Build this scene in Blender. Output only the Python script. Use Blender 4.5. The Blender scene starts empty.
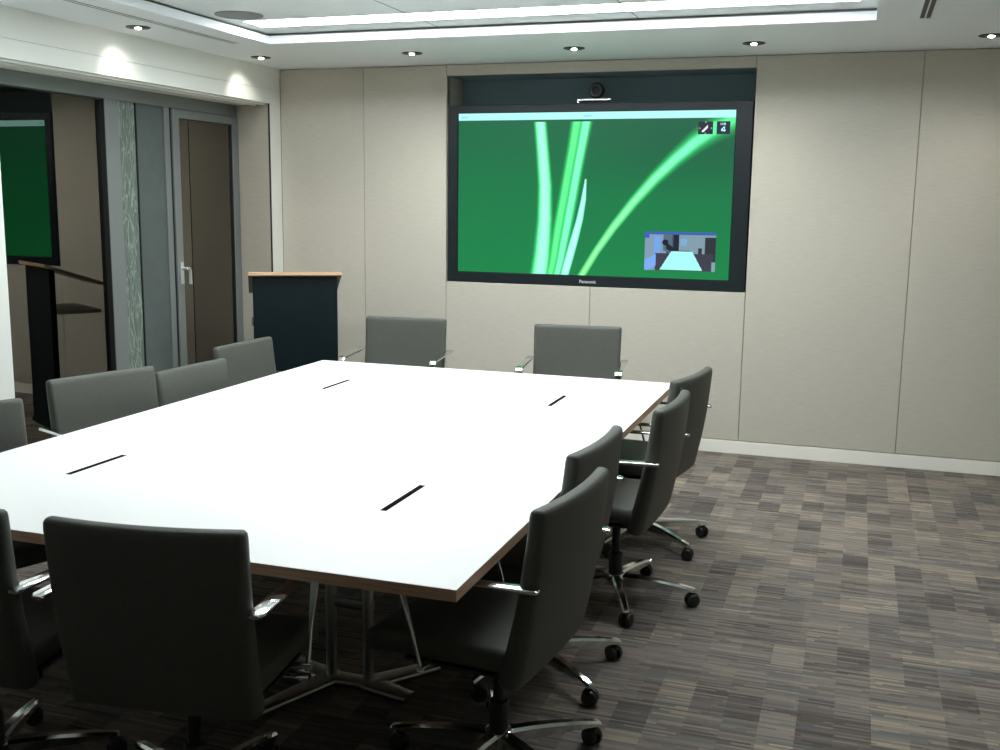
import bpy, bmesh, math, random
from mathutils import Vector, Matrix
random.seed(4)
S = bpy.context.scene
COL = S.collection
PI = math.pi

# ------------------------------------------------------------------ materials
def mat(name, color=(.5, .5, .5), rough=.5, metal=0., spec=.5, emit=None, estr=0., noise=None, bump=None, sheen=0.):
    m = bpy.data.materials.new(name); m.use_nodes = True
    nt = m.node_tree; b = nt.nodes['Principled BSDF']
    b.inputs['Base Color'].default_value = (*color, 1)
    b.inputs['Roughness'].default_value = rough
    b.inputs['Metallic'].default_value = metal
    b.inputs['Specular IOR Level'].default_value = spec
    if sheen: b.inputs['Sheen Weight'].default_value = sheen
    if emit:
        b.inputs['Emission Color'].default_value = (*emit, 1); b.inputs['Emission Strength'].default_value = estr
    tc = nt.nodes.new('ShaderNodeTexCoord')
    if noise:                                   # (scale vector, amount)
        mp = nt.nodes.new('ShaderNodeMapping'); mp.inputs['Scale'].default_value = noise[0]
        n = nt.nodes.new('ShaderNodeTexNoise'); n.inputs['Scale'].default_value = 1; n.inputs['Detail'].default_value = 3
        nt.links.new(tc.outputs['Object'], mp.inputs[0]); nt.links.new(mp.outputs[0], n.inputs['Vector'])
        r = nt.nodes.new('ShaderNodeMapRange'); r.inputs[1].default_value = .3; r.inputs[2].default_value = .7
        r.inputs[3].default_value = 1 - noise[1]; r.inputs[4].default_value = 1 + noise[1]
        nt.links.new(n.outputs['Fac'], r.inputs[0])
        mx = nt.nodes.new('ShaderNodeMix'); mx.data_type = 'RGBA'; mx.blend_type = 'MULTIPLY'; mx.inputs[0].default_value = 1
        mx.inputs[6].default_value = (*color, 1); nt.links.new(r.outputs[0], mx.inputs[7]); nt.links.new(mx.outputs[2], b.inputs['Base Color'])
    if bump:                                    # (scale vector, strength)
        mp = nt.nodes.new('ShaderNodeMapping'); mp.inputs['Scale'].default_value = bump[0]
        n = nt.nodes.new('ShaderNodeTexNoise'); n.inputs['Scale'].default_value = 1; n.inputs['Detail'].default_value = 2
        nt.links.new(tc.outputs['Object'], mp.inputs[0]); nt.links.new(mp.outputs[0], n.inputs['Vector'])
        bp = nt.nodes.new('ShaderNodeBump'); bp.inputs['Strength'].default_value = bump[1]; bp.inputs['Distance'].default_value = .004
        nt.links.new(n.outputs['Fac'], bp.inputs['Height']); nt.links.new(bp.outputs[0], b.inputs['Normal'])
    return m

M = {}
M['fabric_wall'] = mat('wall fabric', (.520, .490, .418), .9, spec=.15, noise=((14, 14, 160), .05), bump=((60, 60, 400), .25))
M['seam'] = mat('panel joint', (.30, .28, .24), .9)
M['paint'] = mat('white paint', (.76, .77, .72), .6, spec=.3)
M['ceiling'] = mat('ceiling paint', (.84, .88, .88), .8, spec=.2)
M['fascia'] = mat('white gypsum edge', (.85, .88, .9), .6)
M['base_white'] = mat('white skirting', (.90, .87, .79), .5)
M['frame'] = mat('grey aluminium frame', (.215, .235, .235), .45, metal=.3)
M['frame_panel'] = mat('grey infill panel', (.105, .128, .125), .5, metal=.2, noise=((9, 9, 9), .06))
M['gasket'] = mat('black gasket', (.008, .010, .012), .5)
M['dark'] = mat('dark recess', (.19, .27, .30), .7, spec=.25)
M['black_plastic'] = mat('black plastic', (.012, .017, .020), .35)
M['bezel'] = mat('television bezel', (.008, .013, .016), .35, spec=.3)
M['chair'] = mat('grey green leather', (.074, .076, .065), .55, spec=.35, noise=((160, 160, 160), .10), bump=((260, 260, 260), .12), sheen=.0)
M['chair_edge'] = mat('chair piping', (.06, .066, .055), .6)
M['chrome'] = mat('polished aluminium', (.78, .80, .80), .12, metal=1.)
M['steel'] = mat('brushed steel', (.45, .47, .46), .32, metal=1.)
M['black_metal'] = mat('black steel', (.012, .013, .013), .4, metal=.2)
M['rubber'] = mat('black castor', (.008, .009, .008), .45)
M['table_top'] = mat('white laminate', (.90, .90, .88), .35)
M['ply'] = mat('wood table edge', (.52, .32, .21), .5, noise=((6, 6, 300), .25))
M['wood'] = mat('light wood', (.62, .40, .24), .4, noise=((3, 60, 60), .12))
M['wood_dark'] = mat('grey wood edge', (.20, .17, .135), .5)
M['lectern'] = mat('blue black panel', (.004, .0095, .012), .5, spec=.15, noise=((5, 5, 5), .1))
M['slot'] = mat('black cable brush', (.010, .008, .010), 1., spec=.0)
M['lamp'] = mat('lamp', (1, 1, 1), .5, emit=(1, .97, .9), estr=60)
M['tube'] = mat('fluorescent diffuser', (1, 1, 1), .5, emit=(.90, .97, 1.), estr=29)
M['speaker'] = mat('speaker mesh', (.27, .28, .28), .7)
M['silver'] = mat('silver', (.75, .78, .78), .25, metal=.6)
M['rear_wood'] = mat('dark wood wall', (.34, .31, .27), .6)
M['logo'] = mat('silver lettering', (.7, .72, .72), .3, metal=.3)

def glass(name, fac, tint=(1, 1, 1), rough=0.):
    m = bpy.data.materials.new(name); m.use_nodes = True; nt = m.node_tree
    for n in list(nt.nodes):
        if n.type != 'OUTPUT_MATERIAL': nt.nodes.remove(n)
    out = [n for n in nt.nodes if n.type == 'OUTPUT_MATERIAL'][0]
    t = nt.nodes.new('ShaderNodeBsdfTransparent'); t.inputs[0].default_value = (.75, .8, .8, 1)
    g = nt.nodes.new('ShaderNodeBsdfGlossy'); g.inputs['Color'].default_value = (*tint, 1); g.inputs['Roughness'].default_value = rough
    f = nt.nodes.new('ShaderNodeFresnel'); f.inputs[0].default_value = 1.5
    a = nt.nodes.new('ShaderNodeMath'); a.operation = 'MULTIPLY_ADD'; a.inputs[1].default_value = 1.6; a.inputs[2].default_value = fac
    nt.links.new(f.outputs[0], a.inputs[0])
    mx = nt.nodes.new('ShaderNodeMixShader'); nt.links.new(a.outputs[0], mx.inputs[0])
    nt.links.new(t.outputs[0], mx.inputs[1]); nt.links.new(g.outputs[0], mx.inputs[2]); nt.links.new(mx.outputs[0], out.inputs[0])
    return m
M['glass'] = glass('window glass', .10, (1., .93, .84))

def etched():
    m = bpy.data.materials.new('etched glass'); m.use_nodes = True; nt = m.node_tree; b = nt.nodes['Principled BSDF']
    tc = nt.nodes.new('ShaderNodeTexCoord')
    facs = []
    for sc, ang in (((1, 22, 2.2), .25), ((1, 22, 2.2), -.28), ((1, 30, 1.6), .06)):
        mp = nt.nodes.new('ShaderNodeMapping'); mp.inputs['Rotation'].default_value = (ang, 0, 0)
        mp2 = nt.nodes.new('ShaderNodeMapping'); mp2.inputs['Scale'].default_value = sc
        n = nt.nodes.new('ShaderNodeTexNoise'); n.inputs['Scale'].default_value = 1.5; n.inputs['Detail'].default_value = 1; n.inputs['Distortion'].default_value = .6
        nt.links.new(tc.outputs['Object'], mp.inputs[0]); nt.links.new(mp.outputs[0], mp2.inputs[0]); nt.links.new(mp2.outputs[0], n.inputs['Vector'])
        s = nt.nodes.new('ShaderNodeMath'); s.operation = 'SUBTRACT'; s.inputs[1].default_value = .5; nt.links.new(n.outputs['Fac'], s.inputs[0])
        ab = nt.nodes.new('ShaderNodeMath'); ab.operation = 'ABSOLUTE'; nt.links.new(s.outputs[0], ab.inputs[0])
        facs.append(ab)
    mn = nt.nodes.new('ShaderNodeMath'); mn.operation = 'MINIMUM'
    nt.links.new(facs[0].outputs[0], mn.inputs[0]); nt.links.new(facs[1].outputs[0], mn.inputs[1])
    mn2 = nt.nodes.new('ShaderNodeMath'); mn2.operation = 'MINIMUM'
    nt.links.new(mn.outputs[0], mn2.inputs[0]); nt.links.new(facs[2].outputs[0], mn2.inputs[1])
    r = nt.nodes.new('ShaderNodeValToRGB'); r.color_ramp.elements[0].position = .0; r.color_ramp.elements[0].color = (.34, .43, .37, 1)
    r.color_ramp.elements[1].position = .020; r.color_ramp.elements[1].color = (.115, .145, .13, 1)
    nt.links.new(mn2.outputs[0], r.inputs[0]); nt.links.new(r.outputs[0], b.inputs['Base Color'])
    b.inputs['Roughness'].default_value = .35
    return m
M['etched'] = etched()

def carpet():
    m = bpy.data.materials.new('carpet'); m.use_nodes = True; nt = m.node_tree; b = nt.nodes['Principled BSDF']
    b.inputs['Roughness'].default_value = .95; b.inputs['Specular IOR Level'].default_value = .1
    L = nt.links
    def N(t, **k):
        n = nt.nodes.new(t)
        for a, v in k.items(): setattr(n, a, v)
        return n
    def math_(op, a, bv=None):
        n = N('ShaderNodeMath', operation=op)
        for i, v in enumerate((a, bv)):
            if v is None: continue
            if isinstance(v, (int, float)): n.inputs[i].default_value = v
            else: L.new(v, n.inputs[i])
        return n.outputs[0]
    tc = N('ShaderNodeTexCoord'); sp = N('ShaderNodeSeparateXYZ'); L.new(tc.outputs['Object'], sp.inputs[0])
    X, Y = sp.outputs[0], sp.outputs[1]
    def wn(x, y, z=0.):
        c = N('ShaderNodeCombineXYZ')
        for i, v in enumerate((x, y, z)):
            if isinstance(v, (int, float)): c.inputs[i].default_value = v
            else: L.new(v, c.inputs[i])
        w = N('ShaderNodeTexWhiteNoise', noise_dimensions='3D'); L.new(c.outputs[0], w.inputs['Vector'])
        return w.outputs['Value']
    fl = lambda v: math_('FLOOR', v)
    # patches: columns .125 m wide, each with its own phase
    cx = fl(math_('DIVIDE', X, .115))
    ph = wn(cx, 3.7)
    py = fl(math_('ADD', math_('DIVIDE', Y, .19), ph))
    patch = wn(cx, py, 1.)
    cx2 = fl(math_('DIVIDE', X, .25)); py2 = fl(math_('ADD', math_('DIVIDE', Y, .36), wn(cx2, 9.)))
    patch2 = wn(cx2, py2, 5.)
    # fine yarn lines across the room, each line broken into dashes
    ly = fl(math_('DIVIDE', Y, .0115))
    lx = fl(math_('ADD', math_('DIVIDE', X, .17), wn(ly, 11.)))
    line = wn(ly, lx, 2.)
    line_hue = wn(ly, lx, 8.)
    lcell = wn(ly, cx, 13.)
    # base brightness
    r1 = N('ShaderNodeValToRGB'); cr = r1.color_ramp; cr.interpolation = 'LINEAR'
    cr.elements[0].position = 0; cr.elements[0].color = (.066, .055, .047, 1)
    cr.elements[1].position = 1; cr.elements[1].color = (.42, .345, .270, 1)
    e = cr.elements.new(.28); e.color = (.100, .084, .074, 1)
    e = cr.elements.new(.5); e.color = (.183, .155, .134, 1)
    e = cr.elements.new(.85); e.color = (.285, .240, .198, 1)
    pr_ = N('ShaderNodeValToRGB'); pe = pr_.color_ramp
    pe.elements[0].position = .14; pe.elements[0].color = (.0, .0, .0, 1); pe.elements[1].position = .90; pe.elements[1].color = (1, 1, 1, 1)
    for q_, w_ in ((.20, .42), (.78, .60), (.84, .92)):
        x_ = pe.elements.new(q_); x_.color = (w_, w_, w_, 1)
    L.new(patch, pr_.inputs[0]); patch_v = pr_.outputs['Color']
    v = math_('ADD', math_('MULTIPLY', patch_v, .36), math_('MULTIPLY', patch2, .12))
    v = math_('ADD', v, math_('MULTIPLY', line, .30)); v = math_('ADD', v, math_('MULTIPLY', lcell, .24))
    L.new(v, r1.inputs[0])
    # light tan dashes in bright patches
    tan = math_('MULTIPLY', math_('GREATER_THAN', line, .80), math_('GREATER_THAN', patch, .62))
    mx = N('ShaderNodeMix', data_type='RGBA'); mx.inputs[7].default_value = (.34, .29, .19, 1)
    L.new(math_('MULTIPLY', tan, .45), mx.inputs[0]); L.new(r1.outputs[0], mx.inputs[6])
    mx2 = N('ShaderNodeMix', data_type='RGBA'); mx2.inputs[7].default_value = (.115, .125, .130, 1)
    L.new(math_('MULTIPLY', math_('GREATER_THAN', line_hue, .72), .5), mx2.inputs[0]); L.new(mx.outputs[2], mx2.inputs[6])
    L.new(mx2.outputs[2], b.inputs['Base Color'])
    n = N('ShaderNodeTexNoise'); n.inputs['Scale'].default_value = 320; L.new(tc.outputs['Object'], n.inputs['Vector'])
    bp = N('ShaderNodeBump'); bp.inputs['Strength'].default_value = .5; bp.inputs['Distance'].default_value = .004
    L.new(n.outputs['Fac'], bp.inputs['Height']); L.new(bp.outputs[0], b.inputs['Normal'])
    return m
M['carpet'] = carpet()

def screen_mat():
    m = bpy.data.materials.new('lit screen'); m.use_nodes = True; nt = m.node_tree; b = nt.nodes['Principled BSDF']
    b.inputs['Base Color'].default_value = (.004, .004, .004, 1); b.inputs['Roughness'].default_value = .3; b.inputs['Specular IOR Level'].default_value = .15
    a = nt.nodes.new('ShaderNodeAttribute'); a.attribute_name = 'picture'
    nt.links.new(a.outputs['Color'], b.inputs['Emission Color']); b.inputs['Emission Strength'].default_value = .92
    return m
M['screen'] = screen_mat()

# ------------------------------------------------------------------ mesh helpers
def box(bm, x0, x1, y0, y1, z0, z1, mi=0):
    v = [bm.verts.new((x, y, z)) for x in (x0, x1) for y in (y0, y1) for z in (z0, z1)]
    for q in ((0, 1, 3, 2), (4, 6, 7, 5), (0, 4, 5, 1), (2, 3, 7, 6), (0, 2, 6, 4), (1, 5, 7, 3)):
        f = bm.faces.new([v[i] for i in q]); f.material_index = mi
    return v
def poly(bm, pts, mi=0):
    f = bm.faces.new([bm.verts.new(p) for p in pts]); f.material_index = mi; return f
def loft(bm, rings, cap=True, closed=True, mi=0):
    R = [[bm.verts.new(p) for p in r] for r in rings]
    n = len(R[0])
    for a, b in zip(R[:-1], R[1:]):
        for i in range(n if closed else n - 1):
            f = bm.faces.new((a[i], a[(i + 1) % n], b[(i + 1) % n], b[i])); f.material_index = mi
    if cap:
        bm.faces.new(R[0][::-1]).material_index = mi; bm.faces.new(R[-1]).material_index = mi
    return R
def lathe(bm, prof, n=24, cx=0, cy=0, axis='z', mi=0, cap=True):
    rings = []
    for r, h in prof:
        ring = []
        for i in range(n):
            a = 2 * PI * i / n; c, s = r * math.cos(a), r * math.sin(a)
            ring.append((cx + c, cy + s, h) if axis == 'z' else ((h, cx + c, cy + s) if axis == 'x' else (cx + c, h, cy + s)))
        rings.append(ring)
    loft(bm, rings, cap=cap, mi=mi)
def bar(bm, path, w, t, wdir, mi=0, ws=None):
    """flat bar along a path; w across (wdir), t the thickness; rounded rectangle section"""
    rings = []
    P = [Vector(p) for p in path]; wd0 = Vector(wdir).normalized()
    for i, p in enumerate(P):
        d = (P[min(i + 1, len(P) - 1)] - P[max(i - 1, 0)]).normalized()
        wd = (wd0 - d * wd0.dot(d)).normalized(); td = d.cross(wd)
        ww = w * (ws[i] if ws else 1)
        ring = []
        for (sx, sy) in ((1, 1), (-1, 1), (-1, -1), (1, -1)):
            r = min(ww, t) * .42; cxx = sx * (ww / 2 - r * .98); cyy = sy * (t / 2 - r * .98)
            a0 = {(1, 1): 0, (-1, 1): 90, (-1, -1): 180, (1, -1): 270}[(sx, sy)]
            for k in range(4):
                a = math.radians(a0 + 30 * k)
                ring.append(p + wd * (cxx + r * math.cos(a)) + td * (cyy + r * math.sin(a)))
        rings.append(ring)
    loft(bm, rings, mi=mi)
def arc(p0, p1, p2, n=5):
    p0, p1, p2 = Vector(p0), Vector(p1), Vector(p2)
    return [(1 - t) ** 2 * p0 + 2 * t * (1 - t) * p1 + t * t * p2 for t in [k / n for k in range(n + 1)]]
def tube(bm, p0, p1, r, n=12, r1=None):
    p0, p1 = Vector(p0), Vector(p1); d = (p1 - p0).normalized()
    u = d.orthogonal().normalized(); v = d.cross(u); r1 = r if r1 is None else r1
    loft(bm, [[p + (u * math.cos(2 * PI * i / n) + v * math.sin(2 * PI * i / n)) * rr for i in range(n)] for p, rr in ((p0, r), (p1, r1))])

def obj(name, bm, mats, parent=None, smooth=None, bevel=0, loc=None):
    bmesh.ops.recalc_face_normals(bm, faces=bm.faces)
    me = bpy.data.meshes.new(name); bm.to_mesh(me); bm.free()
    for m in (mats if isinstance(mats, (list, tuple)) else [mats]): me.materials.append(M[m])
    o = bpy.data.objects.new(name, me); COL.objects.link(o)
    if smooth is not None:
        me.polygons.foreach_set('use_smooth', [True] * len(me.polygons))
        me.set_sharp_from_angle(angle=math.radians(smooth))
    if bevel:
        md = o.modifiers.new('bevel', 'BEVEL'); md.width = bevel; md.segments = 2; md.limit_method = 'ANGLE'; md.angle_limit = math.radians(40)
    if parent: o.parent = parent
    if loc: o.location = loc
    return o
def tag(o, label=None, cat=None, group=None, kind=None):
    if label: o['label'] = label
    if cat: o['category'] = cat
    if group: o['group'] = group
    if kind: o['kind'] = kind
    return o
def thing(name, label, cat, loc=(0, 0, 0), rz=0, group=None):
    o = bpy.data.objects.new(name, None); COL.objects.link(o); o.empty_display_size = .1
    o.location = loc; o.rotation_euler = (0, 0, rz)
    return tag(o, label, cat, group)
def struct(name, bm, mats, **k): return tag(obj(name, bm, mats, **k), kind='structure')
def copy_tree(o, parent=None):
    c = o.copy(); COL.objects.link(c); c.parent = parent
    for ch in list(o.children): copy_tree(ch, c)
    return c

# ------------------------------------------------------------------ room
H = 2.591; XR = 6.4; YR = -8.8; ZB = 2.336; XG = -.34
TX0, TX1, TY0, TY1, TH = .615, 4.134, -5.35, -1.175, .055      # ceiling tray
bm = bmesh.new(); box(bm, -.5, XR + .1, YR - .1, .5, -.08, 0); struct('floor', bm, 'carpet')

# ceiling with the raised tray
bm = bmesh.new()
y_top = .5
for (a, b, c, d) in ((-.5, TX0, YR, y_top), (TX1, XR + .1, YR, y_top), (TX0, TX1, TY1, y_top), (TX0, TX1, YR, TY0)):
    box(bm, a, b, c, d, H, H + .035)
struct('ceiling', bm, 'ceiling')
bm = bmesh.new()                                             # tray edge, then a shadow gap, then the tray ceiling
t = .03
for (a, b, c, d) in ((TX0, TX1, TY1 - .004, TY1 + t), (TX0, TX1, TY0 - t, TY0 + .004), (TX0 - t, TX0 + .004, TY0 + .004, TY1 - .004), (TX1 - .004, TX1 + t, TY0 + .004, TY1 - .004)):
    box(bm, a, b, c, d, H - .0005, H + .045)
struct('trim_1', bm, 'fascia')
LY = [(-1.60, -1.385), (-3.36, -3.145)]; LX0, LX1 = .70, 4.05
ZT = H + .062
bm = bmesh.new()
ys = [TY0 - .12] + [v for p in sorted(LY) for v in p] + [TY1 + .12]
for i in range(0, len(ys), 2): box(bm, TX0 - .12, TX1 + .12, ys[i], ys[i + 1], ZT, ZT + .02)
for a, b in LY:
    box(bm, TX0 - .12, LX0, a, b, ZT, ZT + .02); box(bm, LX1, TX1 + .12, a, b, ZT, ZT + .02)
struct('ceiling_tray', bm, 'ceiling')
bm = bmesh.new()                                             # dark joint behind the tray edge + fine tile joints
box(bm, TX0 - .13, TX1 + .13, TY1 + .03, TY1 + .13, H + .046, ZT + .02); box(bm, TX0 - .13, TX1 + .13, TY0 - .13, TY0 - .03, H + .046, ZT + .02)
box(bm, TX0 - .13, TX0 - .03, TY0, TY1, H + .046, ZT + .02); box(bm, TX1 + .03, TX1 + .13, TY0, TY1, H + .046, ZT + .02)
for x in (1.72, 2.9): 
    for i in range(0, len(ys), 2): box(bm, x - .003, x + .003, ys[i] + .001, ys[i + 1] - .001, ZT - .0015, ZT + .001)
struct('trim_2', bm, 'seam')

# walls
RX0, RX1, RZ0, RZ1, RD = 1.321, 3.432, 1.083, 2.514, .32     # television recess
seams_full = [(0.0, .68), (.68, RX0), (RX1, 4.424), (4.424, 5.42), (5.42, XR)]
bm = bmesh.new()
def panel(x0, x1, z0, z1, y0=0., th=.03):
    g = .0014; e = .006
    pts = lambda ins, y: [(x0 + g + ins, y, z0 + ins), (x1 - g - ins, y, z0 + ins), (x1 - g - ins, y, z1 - ins), (x0 + g + ins, y, z1 - ins)]
    loft(bm, [pts(0, y0 + th), pts(0, y0 + .004), pts(.0015, y0 + .001), pts(.004, y0)], mi=0)
for a, b in seams_full: panel(a, b, .09, H - .004)
panel(RX0, 2.385, .09, RZ0); panel(2.385, RX1, .09, RZ0); panel(RX0, RX1, RZ1, H - .004)
box(bm, 0, RX0, .029, .06, 0, H, 1); box(bm, RX1, XR, .029, .06, 0, H, 1); box(bm, RX0, RX1, .029, .06, 0, RZ0, 1); box(bm, RX0, RX1, .029, .06, RZ1, H, 1)
struct('wall_back', bm, ['fabric_wall', 'seam'])
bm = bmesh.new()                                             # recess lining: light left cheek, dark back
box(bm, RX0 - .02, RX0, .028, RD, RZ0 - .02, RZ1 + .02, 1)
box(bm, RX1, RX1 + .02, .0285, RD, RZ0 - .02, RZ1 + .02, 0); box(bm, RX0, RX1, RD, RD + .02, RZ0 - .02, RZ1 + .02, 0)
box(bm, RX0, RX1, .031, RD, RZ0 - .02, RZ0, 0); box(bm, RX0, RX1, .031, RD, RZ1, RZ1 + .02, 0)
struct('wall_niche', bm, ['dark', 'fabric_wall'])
bm = bmesh.new(); box(bm, 0.0, XR, -.008, .028, 0, .085); struct('baseboard_back', bm, 'base_white', bevel=.002)

GY1, GY0 = -.05, -2.76                                      # glazing runs between these
bm = bmesh.new()                                             # bulkhead over the glazing: two boards and a drip edge
box(bm, -.42, 0, GY0 - 6, 0, 2.436, H); box(bm, -.42, -.0, GY0 - 6, 0, ZB, 2.4325)
box(bm, -.35, -.006, GY0 - 6, 0, 2.430, 2.438)
struct('wall_bulkhead', bm, 'paint')
bm = bmesh.new()                                             # blind track under the bulkhead
box(bm, -.06, -.035, GY0, GY1, ZB - .012, ZB); box(bm, -.16, -.135, GY0, GY1, ZB - .012, ZB); box(bm, -.135, -.06, GY0, GY1, ZB - .004, ZB)
struct('trim_3', bm, 'paint')
bm = bmesh.new()
loft(bm, [[(0, -.150, z), (0, 0, z), (-.42, 0, z), (-.42, -.03, z), (-.345, -.035, z)] for z in (0, ZB - .0005)])
struct('wall_left_end', bm, 'paint')
bm = bmesh.new(); loft(bm, [[(-.010, -.162, z), (-.010, -.153, z), (-.341, -.037, z), (-.341, -.050, z)] for z in (0, ZB - .001)]); struct('wall_left_return', bm, 'fabric_wall')
bm = bmesh.new(); box(bm, -.0098, -.0005, -.160, -.1505, 0, ZB - .001, 0); struct('trim_4', bm, 'gasket')
bm = bmesh.new(); box(bm, -.40, 0, YR, GY0, 0, ZB - .0005); struct('wall_left', bm, 'paint')
bm = bmesh.new(); box(bm, XR, XR + .1, YR, 0.05, 0, H); struct('wall_right', bm, 'fabric_wall')
bm = bmesh.new(); box(bm, -.4, XR + .1, YR - .1, YR, 0, H); struct('wall_rear', bm, 'rear_wood')

# glazing: window_1 (big dark bay), window_2 (etched strip + infill), door_1
xf, xb = XG, XG - .045
HZ = 2.252
bm = bmesh.new()
box(bm, xb, xf, GY0, GY1 + .005, HZ, ZB - .0008)             # header
box(bm, xb, xf, -1.527, -1.396, 0, HZ)                       # mullion between the bays
box(bm, xb, xf - .004, -.930, -.870, 0, HZ)                  # mullion beside the door
box(bm, xb, xf, GY0, -1.527, 0, .10)
struct('window_1_frame', bm, 'frame', bevel=.002)
bm = bmesh.new()
box(bm, xb - .002, xf - .003, -1.533, -1.527, .1, HZ); box(bm, xb, xf - .003, GY0, -1.527, HZ - .006, HZ)
struct('trim_5', bm, 'gasket')
bm = bmesh.new(); box(bm, xf - .042, xf - .036, GY0, -1.533, .1, HZ - .006); w = struct('window_1', bm, 'glass')
bm = bmesh.new(); box(bm, xb + .012, xb + .022, -1.396, -1.215, 0, HZ); struct('window_2', bm, 'etched')
bm = bmesh.new(); box(bm, xb + .01, xb + .030, -1.207, -.930, 0, HZ, 0); box(bm, xb + .012, xb + .032, -1.215, -1.207, 0, HZ, 1)
struct('window_3', bm, ['frame_panel', 'gasket'])
# door
D0, D1 = -.864, -.052
bm = bmesh.new()
box(bm, xb, xf + .012, D0 + .004, D0 + .078, .012, HZ - .004); box(bm, xb, xf + .012, D1 - .080, D1 - .002, .012, HZ - .004)
box(bm, xb, xf + .0115, D0 + .078, D1 - .080, HZ - .062, HZ - .004); box(bm, xb, xf + .0115, D0 + .078, D1 - .080, .012, .12)
door = struct('door_1', bm, 'frame', bevel=.002)
bm = bmesh.new(); box(bm, xb, xf + .004, D1 - .086, D1 - .080, .12, HZ - .062); box(bm, xb, xf, D0 - .005, D0 + .003, .0, HZ)
box(bm, xb, xf, D0 + .078, D1 - .080, HZ - .068, HZ - .062)
obj('door_gasket', bm, 'gasket', door)
bm = bmesh.new(); box(bm, xf - .014, xf - .008, D0 + .078, D1 - .086, .12, HZ - .068); obj('door_pane', bm, 'glass', door)
bm = bmesh.new()
yh = D0 + .045
box(bm, xf + .012, xf + .022, yh - .016, yh + .016, 1.06, 1.21)
tube(bm, (xf + .02, yh, 1.17), (xf + .065, yh, 1.17), .010)
bar(bm, [(xf + .062, yh, 1.175), (xf + .062, yh + .012, 1.172), (xf + .062, yh + .03, 1.15), (xf + .062, yh + .032, 1.06)], .022, .012, (1, 0, 0))
obj('door_handle', bm, 'silver', door, smooth=40)

# ------------------------------------------------------------------ ceiling fittings
def downlight(x, y, label, tilt=None, power=22, spot=125, blend=1., group='round recessed downlights'):
    t = thing('recessed_downlight', label, 'ceiling light', (x, y, H), 0, group)
    bm = bmesh.new()
    prof = [(.066, 0), (.066, -.004), (.060, -.006), (.050, -.003), (.046, -.0002), (.05, -.0001)]
    loft(bm, [[(r * math.cos(2 * PI * i / 32), r * math.sin(2 * PI * i / 32), h) for i in range(32)] for r, h in prof], cap=False)
    obj('trim_ring', bm, 'black_metal', t, smooth=40)
    bm = bmesh.new()
    lathe(bm, [(.017, -.0065), (.016, -.009), (.009, -.012)], 24)
    lo = obj('lamp', bm, 'lamp', t, smooth=60)
    bm = bmesh.new(); lathe(bm, [(.047, -.001), (.047, -.0045), (.03, -.0055)], 32); obj('reflector', bm, 'black_metal', t, smooth=50)
    L = bpy.data.lights.new('downlight_beam', 'SPOT'); L.energy = power; L.spot_size = math.radians(spot); L.spot_blend = blend
    L.shadow_soft_size = .02; L.color = (1, .96, .86)
    lo = bpy.data.objects.new('downlight_beam', L); COL.objects.link(lo); lo.parent = t; lo.location = (0, 0, -.02)
    if tilt:
        L2 = bpy.data.lights.new('downlight_glow', 'SPOT'); L2.energy = 20; L2.spot_size = math.radians(84); L2.spot_blend = 1.; L2.shadow_soft_size = .02; L2.color = L.color
        l2 = bpy.data.objects.new('downlight_glow', L2); COL.objects.link(l2); l2.parent = t; l2.location = (0, 0, -.02)
    if tilt: lo.rotation_euler = Vector(tilt).to_track_quat('-Z', 'Y').to_euler()
    return t
P_BACK = 15
downlight(.232, -.640, 'small round downlight with black rim in the corner beside the glazed wall and back wall', (-.80, .42, -1), 6, 78, .8)
downlight(.230, -1.925, 'small round downlight with black rim above the glass door side, shining on the bulkhead', (-.80, .42, -1), 6, 78, .8)
downlight(1.314, -.594, 'small round ceiling downlight in front of the left edge of the television niche', None, P_BACK)
downlight(2.384, -.569, 'small round ceiling downlight in front of the middle of the television', None, P_BACK)
downlight(3.460, -.522, 'small round ceiling downlight in front of the right edge of the television niche', None, P_BACK)
downlight(4.735, -.510, 'small round ceiling downlight nearest the right edge of the photo, past the slot vent', None, P_BACK)

for i, (a, b) in enumerate(LY):
    t = thing('linear_ceiling_light', ('long white glowing strip light in the raised ceiling tray nearest the television wall', 'long strip light in the middle of the raised ceiling tray over the table', 'long strip light of the ceiling tray farthest from the television')[i], 'ceiling light', ((LX0 + LX1) / 2, (a + b) / 2, ZT), 0, 'strip lights in the ceiling tray')
    hx = (LX1 - LX0) / 2; hy = (b - a) / 2
    bm = bmesh.new(); box(bm, -hx + .004, hx - .004, -hy + .004, hy - .004, .004, .016); obj('diffuser', bm, 'tube', t)
    bm = bmesh.new(); box(bm, -hx - .01, hx + .01, -hy - .01, hy + .01, .0205, .045); obj('housing', bm, 'paint', t)

def slot_vent(x, y0, y1, label):
    t = thing('slot_diffuser', label, 'air vent', (x, y1, H)); L = y0 - y1
    bm = bmesh.new()
    for q in (-.033, -.004, .025): box(bm, q, q + .008, L, 0, -.004, -.0002)
    obj('frame', bm, 'ceiling', t)
    bm = bmesh.new(); box(bm, -.025, -.004, L, 0, -.0015, -.0003); obj('slot', bm, 'gasket', t)
    bm = bmesh.new(); box(bm, .004, .025, L, 0, -.0015, -.0003); obj('slot', bm, 'gasket', t)
slot_vent(.428, -4.6, -1.25, 'long thin linear air slot in the ceiling border along the glazed wall')
slot_vent(4.360, -4.6, -1.18, 'twin black linear air slot in the ceiling border past the right end of the tray')
t = thing('ceiling_speaker', 'round flat grey speaker grille in the raised ceiling tray beside the strip light', 'speaker', (.735, -1.765, ZT))
t.location = (.80, -1.80, ZT)
bm = bmesh.new(); lathe(bm, [(.118, -.0002), (.118, -.003), (.10, -.0045)], 40); obj('grille', bm, 'speaker', t, smooth=40)
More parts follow.
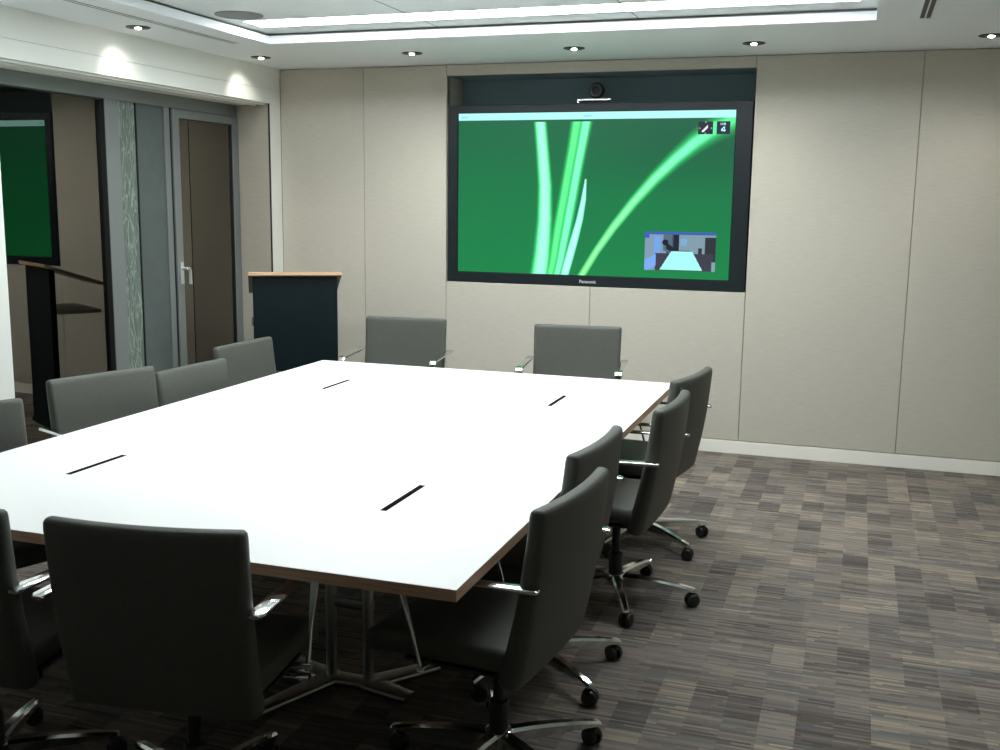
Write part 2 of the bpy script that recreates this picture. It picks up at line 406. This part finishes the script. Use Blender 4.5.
bm = bmesh.new(); loft(bm, [[(r * math.cos(2 * PI * i / 40), r * math.sin(2 * PI * i / 40), h) for i in range(40)] for r, h in ((.118, -.0001), (.132, -.0001), (.132, -.004), (.118, -.0045))], cap=False); obj('rim', bm, 'speaker', t, smooth=40)

# ------------------------------------------------------------------ television
SX0, SX1, SZ0, SZ1 = 1.409, 3.316, 1.160, 2.256
TVX0, TVX1, TVZ0, TVZ1 = 1.334, 3.424, 1.0865, 2.312
tv = thing('television', 'large wall television showing green grass blades with an inset video picture', 'television', ((TVX0 + TVX1) / 2, .0, TVZ0))
ox, oz = (TVX0 + TVX1) / 2, TVZ0
YF = .002
def fr(y): return None
bm = bmesh.new()
def rect(x0, x1, z0, z1, y): return [(x0 - ox, y, z0 - oz), (x1 - ox, y, z0 - oz), (x1 - ox, y, z1 - oz), (x0 - ox, y, z1 - oz)]
e = .006
loft(bm, [rect(TVX0, TVX1, TVZ0, TVZ1, YF + .09), rect(TVX0, TVX1, TVZ0, TVZ1, YF + .004), rect(TVX0 + .003, TVX1 - .003, TVZ0 + .003, TVZ1 - .003, YF), rect(SX0 - e, SX1 + e, SZ0 - e, SZ1 + e, YF), rect(SX0, SX1, SZ0, SZ1, YF + .008)], cap=False)
obj('bezel', bm, 'bezel', tv)
bm = bmesh.new(); box(bm, TVX0 + .02 - ox, TVX1 - .02 - ox, YF + .05, YF + .14, .03, TVZ1 - TVZ0 - .03); obj('rear_casing', bm, 'black_plastic', tv, bevel=.01)

A = [(.0555, .2894, .3337), (.2332, .2997, .3454), (.444, .3091, .3587), (.657, .3082, .362), (.872, .297, .3589), (1.0, .2863, .3549)]
B = [(.058, .4275, .5015), (.2127, .4155, .4851), (.3585, .4021, .4696), (.527, .3862, .4541), (.7185, .3677, .435), (.913, .3542, .413), (1.0, .3459, .3998)]
Cc = [(.406, .4815, .4870), (.5255, .4691, .4878), (.6525, .4531, .4782), (.781, .4319, .4622), (.910, .4118, .4435), (1.0, .3986, .4292)]
Dd = [((.472, 1.02), .0325), ((.4788, .9982), .0325), ((.5308, .8453), .0325), ((.5905, .6946), .0375), ((.6612, .538), .0425), ((.7309, .4008), .05), ((.7996, .2844), .0575), ((.8674, .184), .0675), ((.9346, .1051), .075), ((.9791, .0663), .08), ((1.0066, .0373), .085)]
def interp(rows, v):
    if v < rows[0][0] or v > rows[-1][0]: return None
    for r, q in zip(rows[:-1], rows[1:]):
        if v <= q[0]:
            t = (v - r[0]) / (q[0] - r[0]); return r[1] + t * (q[1] - r[1]), r[2] + t * (q[2] - r[2])
def lerp(a, b, t):
    t = max(0, min(1, t)); return tuple(x + (y - x) * t for x, y in zip(a, b))
def s2l(c): return tuple((x / 255 / 12.92) if x <= 10 else ((x / 255 + .055) / 1.055) ** 2.4 for x in c)
def blade(u, l, r, core, edge, bg, soft):
    w = r - l; c = (l + r) / 2; d = abs(u - c) / (w / 2)
    if d > 1 + soft: return bg
    if d > 1 - soft: return lerp(edge, bg, (d - 1 + soft) / (2 * soft))
    return lerp(core, edge, (d - .4) / .6)
def inset(u, v):                       # u, v in 0..1 of the little video picture
    c = (70, 85, 105)
    if v < .07: return (60, 95, 170)
    if u > .46 and v < .55: c = (125, 150, 165)
    if .50 < u < .60 and .15 < v < .35: c = (120, 165, 205)
    if u < .30: c = (125, 150, 175)
    if .13 < u < .22 and .12 < v < .66: c = (110, 160, 225)
    if u < .06 and v < .15: c = (60, 80, 200)
    if .26 < u < .38 and v < .5: c = (85, 105, 120)
    if (u - .29) ** 2 + ((v - .27) * .6) ** 2 < .0022: c = (20, 28, 50)
    if .30 < u < .42 and abs(v - (.35 + (u - .30) * 1.1)) < .08: c = (25, 32, 50)
    if .40 < u < .48 and .07 < v < .55: c = (28, 34, 45)
    if .76 < u < .81 and .4 < v < .62: c = (40, 50, 55)
    if u > .85 and v > .13: c = (45, 48, 55)
    if v > .55 + .0 * u and .15 < u < .97: c = (60, 58, 72)
    if u < .16 and v > .60 - .1 * u and v > .74 - u * 1.1 and v < 1.05 - u * 1.1: c = (120, 165, 235)
    if u > .95 and v > .75: c = (130, 160, 170)
    if .45 < u < .66 and .47 < v < .52: c = (25, 35, 50)
    if v > .50:
        k = (v - .50) / .48
        if .375 - .155 * k < u < .675 + .15 * k and v < .985: c = (165, 255, 245)
    return c
def picture(u, v):                     # u to the right, v downward, both 0..1; sRGB 0..255
    if v < .0450:
        return (150, 225, 232) if (.01 < u < .035 and .016 < v < .03) or (.47 < u < .50 and .016 < v < .03) else (178, 250, 246)
    g = lerp((22, 106, 66), (22, 128, 70), v)
    g = lerp(g, (22, 86, 62), max(0, 1 - v * 1.9) * max(0, min(1, (u - .35) * 2.5)))
    g = lerp(g, (24, 98, 66), max(0, 1 - v * 2.4) * .6)
    c = g
    r = interp(A, v)
    if r: c = blade(u, r[0], r[1], (165, 255, 228), (70, 225, 125), c, .2)
    r = interp(B, v)
    if r:
        w = r[1] - r[0]
        c = blade(u, r[0], r[0] + w * .55, (100, 245, 150), (50, 205, 100), c, .3)
        c = blade(u, r[0] + w * .45, r[1], (130, 255, 200), (60, 220, 115), c, .3)
    r = interp(Cc, v)
    if r: c = blade(u, r[0], r[1], (185, 255, 248), (120, 240, 190), c, .12)
    best = 9; bw = 0; bt = 0
    for (p, w0), (q, w1) in zip(Dd[:-1], Dd[1:]):
        dx, dy = q[0] - p[0], (q[1] - p[1]) * .575
        t = ((u - p[0]) * dx + (v - p[1]) * .575 * dy) / (dx * dx + dy * dy); t = max(0, min(1, t))
        d = math.hypot(u - p[0] - t * dx, (v - p[1]) * .575 - t * dy)
        if d < best: best = d; bw = (w0 + (w1 - w0) * t) * .42; bt = p[0] + t * dx
    if best < bw * 1.6:
        soft = .15 + max(0, bt - .55) * 1.1
        d = best / bw
        core = lerp((165, 250, 170), (130, 255, 205), (bt - .5) * 3)
        core = lerp(core, (80, 235, 130), (bt - .85) * 5)
        if d < 1 + soft:
            cc = lerp(core, (50, 205, 100), (d - .2) / .8)
            c = lerp(cc, c, (d - 1 + soft) / (2 * soft)) if d > 1 - soft else cc
    if .876 < u < .924 and .065 < v < .141:
        a, b = (u - .876) / .048, (v - .065) / .076
        c = (34, 40, 52)
        if abs((a - .28) * .62 + (b - .78) * .62 * 1.0) < .07 and .25 < a < .68 and .28 < b < .80: c = (235, 245, 250)
        for q in ((.5, .06), (.5, .93), (.06, .5), (.92, .5)):
            if abs(a - q[0]) < .05 and abs(b - q[1]) < .05: c = (150, 150, 150)
    elif .937 < u < .983 and .065 < v < .141:
        a, b = (u - .937) / .046, (v - .065) / .076
        c = (28, 42, 60)
        if .28 < a < .66 and .14 < b < .27 and (int(a * 24) % 3 != 2): c = (190, 215, 225)
        if .53 < a < .62 and .42 < b < .82: c = (190, 250, 255)
        if .34 < a < .68 and .64 < b < .72: c = (190, 250, 255)
        if abs((a - .56) + (b - .42) * .85) < .06 and .34 < a < .58 and .40 < b < .70: c = (190, 250, 255)
    elif .924 <= u <= .937 and .065 < v < .141: c = (95, 240, 165)
    if .7055 < u < .9525 and .7195 < v < .953: c = inset((u - .7055) / .247, (v - .7195) / .2335)
    return c
NX, NY = 400, 230
verts = []; 
for j in range(NY + 1):
    for i in range(NX + 1):
        verts.append((SX0 - ox + (SX1 - SX0) * i / NX, YF + .008, SZ1 - oz - (SZ1 - SZ0) * j / NY))
faces = [(j * (NX + 1) + i, (j + 1) * (NX + 1) + i, (j + 1) * (NX + 1) + i + 1, j * (NX + 1) + i + 1) for j in range(NY) for i in range(NX)]
me = bpy.data.meshes.new('screen'); me.from_pydata(verts, [], faces)
at = me.color_attributes.new('picture', 'FLOAT_COLOR', 'CORNER')
buf = []
for j in range(NY):
    for i in range(NX):
        c = s2l(picture((i + .5) / NX, (j + .5) / NY)); buf += [*c, 1] * 4
at.data.foreach_set('color', buf)
me.materials.append(M['screen']); so = bpy.data.objects.new('screen', me); COL.objects.link(so); so.parent = tv
so['label'] = 'lit display with white menu bar and green grass wallpaper'
cu = bpy.data.curves.new('brand_lettering', 'FONT'); cu.body = 'Panasonic'; cu.size = .030; cu.extrude = .0006; cu.align_x = 'CENTER'; cu.offset = .0006
tmp = bpy.data.objects.new('tmp', cu); COL.objects.link(tmp)
dg = bpy.context.evaluated_depsgraph_get(); lm = bpy.data.meshes.new_from_object(tmp.evaluated_get(dg)); bpy.data.objects.remove(tmp)
lm.materials.clear(); lm.materials.append(M['logo']); lo = bpy.data.objects.new('brand_lettering', lm); COL.objects.link(lo); lo.parent = tv
lo.rotation_euler = (PI / 2, 0, 0); lo.location = (2.366 - ox, YF - .0008, 1.108 - oz)

# conference camera over the television
t = thing('conference_camera', 'black round conference camera in the dark niche above the television', 'camera', (2.372, .10, TVZ1 + .001))
bm = bmesh.new(); box(bm, -.10, .10, -.03, .05, 0, .018); obj('camera_base', bm, 'black_plastic', t, bevel=.004)
bm = bmesh.new(); lathe(bm, [(.0, -.036), (.022, -.035), (.024, -.03), (.043, -.03), (.050, -.02), (.054, .0), (.05, .03), (.03, .045)], 32, cx=0, cy=.09, axis='y'); obj('camera_head', bm, 'black_plastic', t, smooth=40)
bm = bmesh.new(); lathe(bm, [(.028, -.0305), (.028, -.0335), (.022, -.0355), (.013, -.037), (.004, -.0375)], 32, cx=0, cy=.09, axis='y'); obj('lens', bm, 'bezel', t, smooth=40)
bm = bmesh.new(); box(bm, -.115, .115, -.085, -.03, .018, .030); box(bm, -.115, -.100, -.088, -.03, .004, .018); obj('front_strip', bm, 'silver', t, bevel=.002)

# ------------------------------------------------------------------ conference table
X0, X1, Y0, Y1, TZ = 1.2144, 3.2563, -4.8281, -1.6691, .735
CX, CY = (X0 + X1) / 2, (Y0 + Y1) / 2
table = thing('conference_table', 'large white conference table with wood edge and four black cable slots', 'table', (CX, CY, 0))
def tabletop(x0, x1, y0, y1):
    bm = bmesh.new()
    box(bm, x0, x1, y0, y1, TZ - .031, TZ - .0012, 1)
    for f in bm.faces: f.material_index = 1
    box(bm, x0 + .0006, x1 - .0006, y0 + .0006, y1 - .0006, TZ - .0012, TZ, 0)
    return obj('tabletop', bm, ['table_top', 'ply'], table)
hx, hy = (X1 - X0) / 2, (Y1 - Y0) / 2
tabletop(-hx, hx, -hy, -.0008); tabletop(-hx, hx, .0008, hy)
for (sx, ya, yb) in ((1.660, -4.285, -3.995), (2.822, -4.290, -3.985), (1.672, -2.511, -2.222), (2.830, -2.511, -2.230)):
    bm = bmesh.new(); sx -= .008; box(bm, sx - .010 - CX, sx + .010 - CX, ya - CY, yb - CY, TZ, TZ + .0012); obj('cable_slot', bm, 'slot', table)
for s in (-1, 1):
    yy = s * hy / 2
    bm = bmesh.new(); box(bm, -.72, .72, yy - .03, yy + .03, TZ - .066, TZ - .031); obj('under_rail', bm, 'black_metal', table)
for s in (-1, 1):
    for q in (-1, 1):
        yy = s * (hy / 2 - .04)
        for xx in (.245, .385):
            bm = bmesh.new(); tube(bm, (q * xx, yy, .03), (q * xx, yy, TZ - .066), .019, 20)
            obj('column', bm, 'steel', table, smooth=50)
        bm = bmesh.new()
        a = q * .315; bar(bm, [(a - .07, yy, .0185), (a + .07, yy, .0185)], .07, .026, (0, 1, 0)); obj('foot_plate', bm, 'steel', table, smooth=50); bm = bmesh.new(); bar(bm, [(a - .09, yy, .30), (a + .09, yy, .30)], .04, .02, (0, 0, 1)); obj('cross_link', bm, 'steel', table, smooth=50)
        for (xo, dx, dy) in [(o, dx, dy * -s) for o, dx, dy in (((-.07, -.12, -.30), (.07, .17, -.04), (-.07, -.26, .10), (.07, .16, .22)) if q > 0 else ((.07, .12, -.30), (-.07, -.17, -.04), (.07, .26, .10), (-.07, -.16, .22)))]:
            bm = bmesh.new(); P0 = Vector((a + xo, yy, .018)); P1 = P0 + Vector((dx, dy, -.006))
            bar(bm, [P0, P0.lerp(P1, .5), P1], .075, .026, (dy, -dx, 0), ws=[1.2, 1, .8]); obj('foot', bm, 'steel', table, smooth=50)

# ------------------------------------------------------------------ chairs  (local: sitter faces +Y, origin on the floor under the column)
def slab(bm, stations, n=28, mi=0):
    """stations: (z, y, half width, half thickness, curve) -> lofted cushion with rounded edges"""
    rings = []
    for z, y, hw, ht, cv, (ny, nz) in stations:
        ring = []
        for i in range(n * 2):
            a = 2 * PI * i / (n * 2); ca, sa = math.cos(a), math.sin(a)
            ex = .16
            x = hw * math.copysign(abs(ca) ** ex, ca) if abs(ca) > 1e-6 else 0
            tt = ht * math.copysign(abs(sa) ** .55, sa) if abs(sa) > 1e-6 else 0
            # uniform spacing in x
            off = cv * (1 - (x / max(hw, .001)) ** 2)
            ring.append((x, y + (tt - off) * ny, z + (tt - off) * nz))
        rings.append(ring)
    loft(bm, rings, mi=mi)
def ring_rect(hw, ht, n_side=9, rc=.4):
    """rounded rectangle outline, (x, t) pairs: long sides subdivided"""
    r = min(hw, ht) * .8; pts = []
    cor = ((1, 1, 0), (-1, 1, 90), (-1, -1, 180), (1, -1, 270))
    for k, (sx, sy, a0) in enumerate(cor):
        for j in range(5):
            a = math.radians(a0 + 22.5 * j); pts.append((sx * (hw - r) + r * math.cos(a), sy * (ht - r) + r * math.sin(a)))
        if k in (0, 2):
            xa, xb = sx * (hw - r), -sx * (hw - r)
            for j in range(1, n_side): pts.append((xa + (xb - xa) * j / n_side, sy * ht))
    return pts
def cushion(bm, st):
    """st: (centre y, centre z, half width, half thickness, normal (ny, nz), hollow)"""
    rings = []
    for y, z, hw, ht, (ny, nz), cv in st:
        rings.append([(x, y + ny * (t_ - cv * (1 - (x / .26) ** 2)), z + nz * (t_ - cv * (1 - (x / .26) ** 2))) for x, t_ in ring_rect(hw, ht)])
    loft(bm, rings)
DZT = .88
def make_chair():
    root = thing('office_chair', '', 'chair')
    # backrest: from .355 to .88, leaning back
    bm = bmesh.new(); st = []
    zb, zt_ = .370, DZT
    def yat(k): return -.160 - .084 * k - .012 * math.sin(PI * k)       # centre line
    K = [0, .006, .02, .05, .12, .25, .4, .55, .7, .82, .9, .95, .98, .994, 1.0]
    for k in K:
        z = zb + (zt_ - zb) * k
        edge = min(k, 1 - k) * (zt_ - zb)
        f = math.sqrt(max(0.0, 1 - max(0, 1 - edge / .018) ** 2)) if edge < .018 else 1
        ht = (.034 - .012 * k) * (.35 + .65 * f)
        hw = (.258 + .006 * k) - .014 * (1 - f)
        st.append((yat(k), z, hw, ht, (1, .12), .020 * (.4 + .6 * k)))
    cushion(bm, st); obj('backrest', bm, 'chair', root, smooth=60)
    # seat
    bm = bmesh.new(); st = []
    y0, y1 = -.185, .285
    for k in [0, .01, .03, .08, .2, .4, .6, .8, .92, .97, .99, 1.0]:
        y = y0 + (y1 - y0) * k; edge = min(k, 1 - k) * (y1 - y0)
        f = math.sqrt(max(0.0, 1 - max(0, 1 - edge / .03) ** 2)) if edge < .03 else 1
        st.append((y, .437 - (.012 * max(0, k - .75) * 4), .245 - .012 * (1 - f), .036 * (.4 + .6 * f), (0, 1), 0))
    cushion(bm, st); obj('seat', bm, 'chair', root, smooth=60)
    bm = bmesh.new(); box(bm, -.10, .10, -.13, .12, .345, .3995); box(bm, -.238, .238, -.12, .16, .389, .4005); obj('tilt_mechanism', bm, 'black_metal', root, bevel=.006)
    bm = bmesh.new(); bar(bm, [(.10, .05, .375), (.17, .06, .372), (.255, .07, .37)], .012, .012, (0, 0, 1)); bar(bm, [(.25, .07, .37), (.29, .075, .37)], .03, .014, (0, 1, 0)); obj('height_lever', bm, 'chrome', root, smooth=50)
    # armrests: flat polished bar, bent down at the front and back under the seat
    for s in (-1, 1):
        x = s * .285
        path = [(x, -.262, .674), (x, -.250, .677), (x, -.10, .671), (x, .08, .666)] + arc((x, .115, .665), (x, .150, .663), (x, .145, .630), 6) + [(x, .105, .50), (x, .078, .405)] + arc((x, .075, .39), (x, .072, .386), (x - s * .02, .070, .385), 4) + [(x - s * .06, .070, .385)]
        n = len(path); bm = bmesh.new()
        P = [Vector(p) for p in path]
        # section direction: across (x) for the upper run, along y for the part below the seat
        rings = []
        for i, p in enumerate(P):
            d = (P[min(i + 1, n - 1)] - P[max(i - 1, 0)]).normalized()
            if i < n - 5: wd = Vector((1, 0, 0))
            else: wd = Vector((s * -1, 0, 0)).lerp(Vector((0, 0, 0)), 0)
            u = (i / (n - 1))
            down = i > 9
            w = .044 if not down else .013
            if i == 10: w = .030
            if i == 0: w = .026
            t_ = .011
            if i < n - 4:
                wd = Vector((1, 0, 0)); td = d.cross(wd).normalized()
            else:
                td = Vector((0, 0, 1)) if i > n - 3 else (Vector((s, 0, 1))).normalized(); td = (td - d * td.dot(d)).normalized(); wd = d.cross(td).normalized()
                # keep winding consistent
                if wd.dot(Vector((1, 0, 0))) < 0 and i == n - 4: wd = -wd
            ring = []
            for (sx, sy) in ((1, 1), (-1, 1), (-1, -1), (1, -1)):
                r = t_ * .42
                a0 = {(1, 1): 0, (-1, 1): 90, (-1, -1): 180, (1, -1): 270}[(sx, sy)]
                for k in range(3):
                    a = math.radians(a0 + 45 * k)
                    ring.append(p + wd * (sx * (w / 2 - r) + r * math.cos(a)) + td * (sy * (t_ / 2 - r) + r * math.sin(a)))
            rings.append(ring)
        rings = rings[:n - 4]                         # upper run and the front strut
        loft(bm, rings)
        tube(bm, (x + s * .010, .0785, .402), (x - s * .050, .078, .396), .010, 12)
        obj('armrest', bm, 'chrome', root, smooth=45)
    # gas column
    bm = bmesh.new(); lathe(bm, [(.030, .085), (.030, .20), (.027, .205), (.018, .207), (.018, .36)], 20); obj('gas_column', bm, 'black_metal', root, smooth=40)
    # base
    bm = bmesh.new(); lathe(bm, [(.030, .062), (.042, .066), (.044, .095), (.040, .112), (.031, .116)], 24)
    base = obj('swivel_base', bm, 'chrome', root, smooth=40)
    for k in range(5):
        a = 2 * PI * k / 5; c, s_ = math.cos(a), math.sin(a)
        bm = bmesh.new(); R_ = lambda r, z: Vector((r * c, r * s_, z))
        rings = []
        for r, zt, zl, w in ((.030, .112, .070, .046), (.10, .110, .070, .042), (.18, .104, .070, .037), (.27, .093, .068, .031), (.330, .082, .065, .027), (.337, .078, .067, .022)):
            n_ = Vector((-s_, c, 0)); ring = []
            for (q, zz) in ((.30, zt), (-.30, zt), (-.5, zt - .008), (-.42, zl), (.42, zl), (.5, zt - .008)): ring.append(R_(r, zz) + n_ * (q * w))
            rings.append(ring)
        loft(bm, rings); obj('leg', bm, 'chrome', base, smooth=35)
        # caster
        ang = a + random.choice((-1.2, .7, 1.9, 2.6, -.4)); cc, ss = math.cos(ang), math.sin(ang)
        bm = bmesh.new()
        for q in (-1, 1):
            p0 = Vector((0, q * .006, .0285)); p1 = Vector((0, q * .022, .0285))
            pr = [(.0, .010), (.008, .010)]
            n = 20
            rings = [[Vector((rr * math.cos(2 * PI * i / n), yy, .0285 + rr * math.sin(2 * PI * i / n))) for i in range(n)] for rr, yy in ((.022, q * .005), (.0285, q * .007), (.0285, q * .017), (.024, q * .023), (.010, q * .024))]
            loft(bm, rings)
        n = 12                                        # hood
        rings = []
        for yy, rr in ((-.013, .026), (-.010, .030), (.010, .030), (.013, .026)):
            rings.append([Vector((rr * math.cos(PI * (.05 + .8 * i / n)), yy, .031 + rr * math.sin(PI * (.05 + .8 * i / n)))) for i in range(n + 1)] + [Vector((0, yy, .031))])
        loft(bm, rings)
        tube(bm, (-.010, 0, .05), (-.010, 0, .072), .008, 10)
        rot = Matrix.Rotation(ang, 4, 'Z'); bmesh.ops.translate(bm, verts=bm.verts, vec=(.010, 0, 0)); bmesh.ops.transform(bm, matrix=Matrix.Translation((.318 * c, .318 * s_, 0)) @ rot, verts=bm.verts)
        obj('caster', bm, 'rubber', base, smooth=40)
    return root

CAMP = (4.1216, -7.0965, 1.66)
# top-centre of each backrest as measured at z = .88, final top height, direction of the back, turn of the star base
CH = [
 ('nearB', 2.525, -5.0235, .884, 8, 10, 'grey green leather chair seen from behind, centred on the near end of the white table'),
 ('nearA', 1.880, -5.078, .880, 5, 40, 'grey green leather chair at the near table end, cut off by the photo edge'),
 ('farL', 1.2705, -.6045, .928, 186, 0, 'grey green leather chair at the far end of the table, beside the black lectern'),
 ('farR', 2.4485, -.566, .928, 187, 20, 'grey green leather chair at the far end of the table, below the television'),
 ('R1', 3.413, -2.216, .862, 80, -41, 'leather swivel chair on the carpet side of the table, nearest the television wall'),
 ('R2', 3.437, -2.907, .875, 87, 2, 'leather swivel chair on the carpet side of the table, second from the television wall'),
 ('R3', 3.320, -3.725, .868, 86, -38, 'leather swivel chair on the carpet side of the table, third from the television wall'),
 ('R4', 3.400, -4.335, .880, 84, -32, 'leather swivel chair on the carpet side of the table, closest to the camera'),
 ('L4', .9675, -2.091, .876, 268, 0, 'leather chair on the glazed side of the table, nearest the black lectern'),
 ('L3', 1.192, -2.9, .852, 267, 15, 'leather chair with the lowest back, by the etched glass strip'),
 ('L2', .965, -3.245, .894, 253, 30, 'leather chair with wide back turned askew, in front of the dark window'),
 ('L1', 1.013, -4.0115, .89, 249, 50, 'leather chair on the glazed side, cut off at the left edge of the photo'),
]
proto = make_chair()
for i, (nm, mx_, my_, zt, th, ba, lab) in enumerate(CH):
    o = proto if i == 0 else copy_tree(proto)
    k = (CAMP[2] - zt) / (CAMP[2] - .88)
    px, py = CAMP[0] + (mx_ - CAMP[0]) * k, CAMP[1] + (my_ - CAMP[1]) * k
    if nm == 'L1':            # only the far corner of this back is in the picture
        px, py = px - .03, py - .09
    if nm == 'nearA': px -= .005
    th = math.radians(th); f = (-math.sin(th), math.cos(th)); d = .232
    o.location = (px + f[0] * d, py + f[1] * d, 0); o.rotation_euler = (0, 0, th)
    o['label'] = lab; o['category'] = 'chair'; o['group'] = 'office chairs round the conference table'
    dz = zt - DZT
    for ch in o.children:
        n0 = ch.name.split('.')[0]
        if n0 in ('seat', 'backrest', 'tilt_mechanism', 'armrest', 'height_lever'): ch.location = (0, 0, dz)
        if n0 in ('swivel_base', 'gas_column'): ch.location = (0, -.028, 0)
        if n0 == 'swivel_base': ch.rotation_euler = (0, 0, math.radians(ba) - th)

# ------------------------------------------------------------------ lectern
lx0, ly0, lx1, ly1 = .420, -1.170, .940, -.880
la = math.atan2(ly1 - ly0, lx1 - lx0) + .04; LW = math.hypot(lx1 - lx0, ly1 - ly0)
lec = thing('lectern', 'black fronted lectern with light wood sloping top in the corner', 'lectern', ((lx0 + lx1) / 2, (ly0 + ly1) / 2, 0), la)
LT = 1.189
bm = bmesh.new(); hw = LW * .455; box(bm, -hw, hw, .035, .075, .03, LT - .036); obj('front_panel', bm, 'lectern', lec, bevel=.003)
bm = bmesh.new()
prof = [(0.0, LT), (.43, LT - .145), (.43, LT - .128), (.455, LT - .136), (.455, LT - .172), (0.0, LT - .022)]
L = LW / 2
for s, rng in ((0, 1),):
    a = [bm.verts.new((-L, y, z)) for y, z in prof]; b = [bm.verts.new((L, y, z)) for y, z in prof]
    bm.faces.new(a[::-1]).material_index = 1; bm.faces.new(b).material_index = 1
    for i in range(len(prof)):
        f = bm.faces.new((a[i], a[(i + 1) % 6], b[(i + 1) % 6], b[i])); f.material_index = 1 if i in (4,) else 0
obj('reading_top', bm, ['wood', 'wood_dark'], lec, bevel=.0015)
bm = bmesh.new(); box(bm, -hw - .012, hw + .0, .0752, .38, .835, .86); obj('shelf', bm, 'wood_dark', lec, bevel=.002)
bm = bmesh.new(); box(bm, -hw, hw, .02, .42, 0, .03); obj('base_plate', bm, 'lectern', lec, bevel=.003)

# ------------------------------------------------------------------ camera, world, view
YAW, PIT, ROL, F = .3238, .1632, .0126, 1058.48
cy_, sy = math.cos(YAW), math.sin(YAW); cp, sp = math.cos(PIT), math.sin(PIT)
fwd = Vector((-sy * cp, cy_ * cp, -sp)); rt = Vector((cy_, sy, 0)); up = rt.cross(fwd)
cr, sr = math.cos(ROL), math.sin(ROL)
R = cr * rt + sr * up; U = -sr * rt + cr * up
cam = bpy.data.cameras.new('camera'); cam.lens = 36 * F / 1000; cam.sensor_width = 36; cam.clip_start = .05
co = bpy.data.objects.new('camera', cam); COL.objects.link(co)
m3 = Matrix((R, U, -fwd)).transposed(); co.matrix_world = Matrix.Translation(CAMP) @ m3.to_4x4()
S.camera = co
w = bpy.data.worlds.new('world'); w.use_nodes = True; S.world = w
w.node_tree.nodes['Background'].inputs[0].default_value = (.01, .012, .015, 1); w.node_tree.nodes['Background'].inputs[1].default_value = .3
S.view_settings.view_transform = 'Standard'; S.view_settings.look = 'None'; S.view_settings.gamma = 1
S.view_settings.use_curve_mapping = False; S.view_settings.exposure = .27
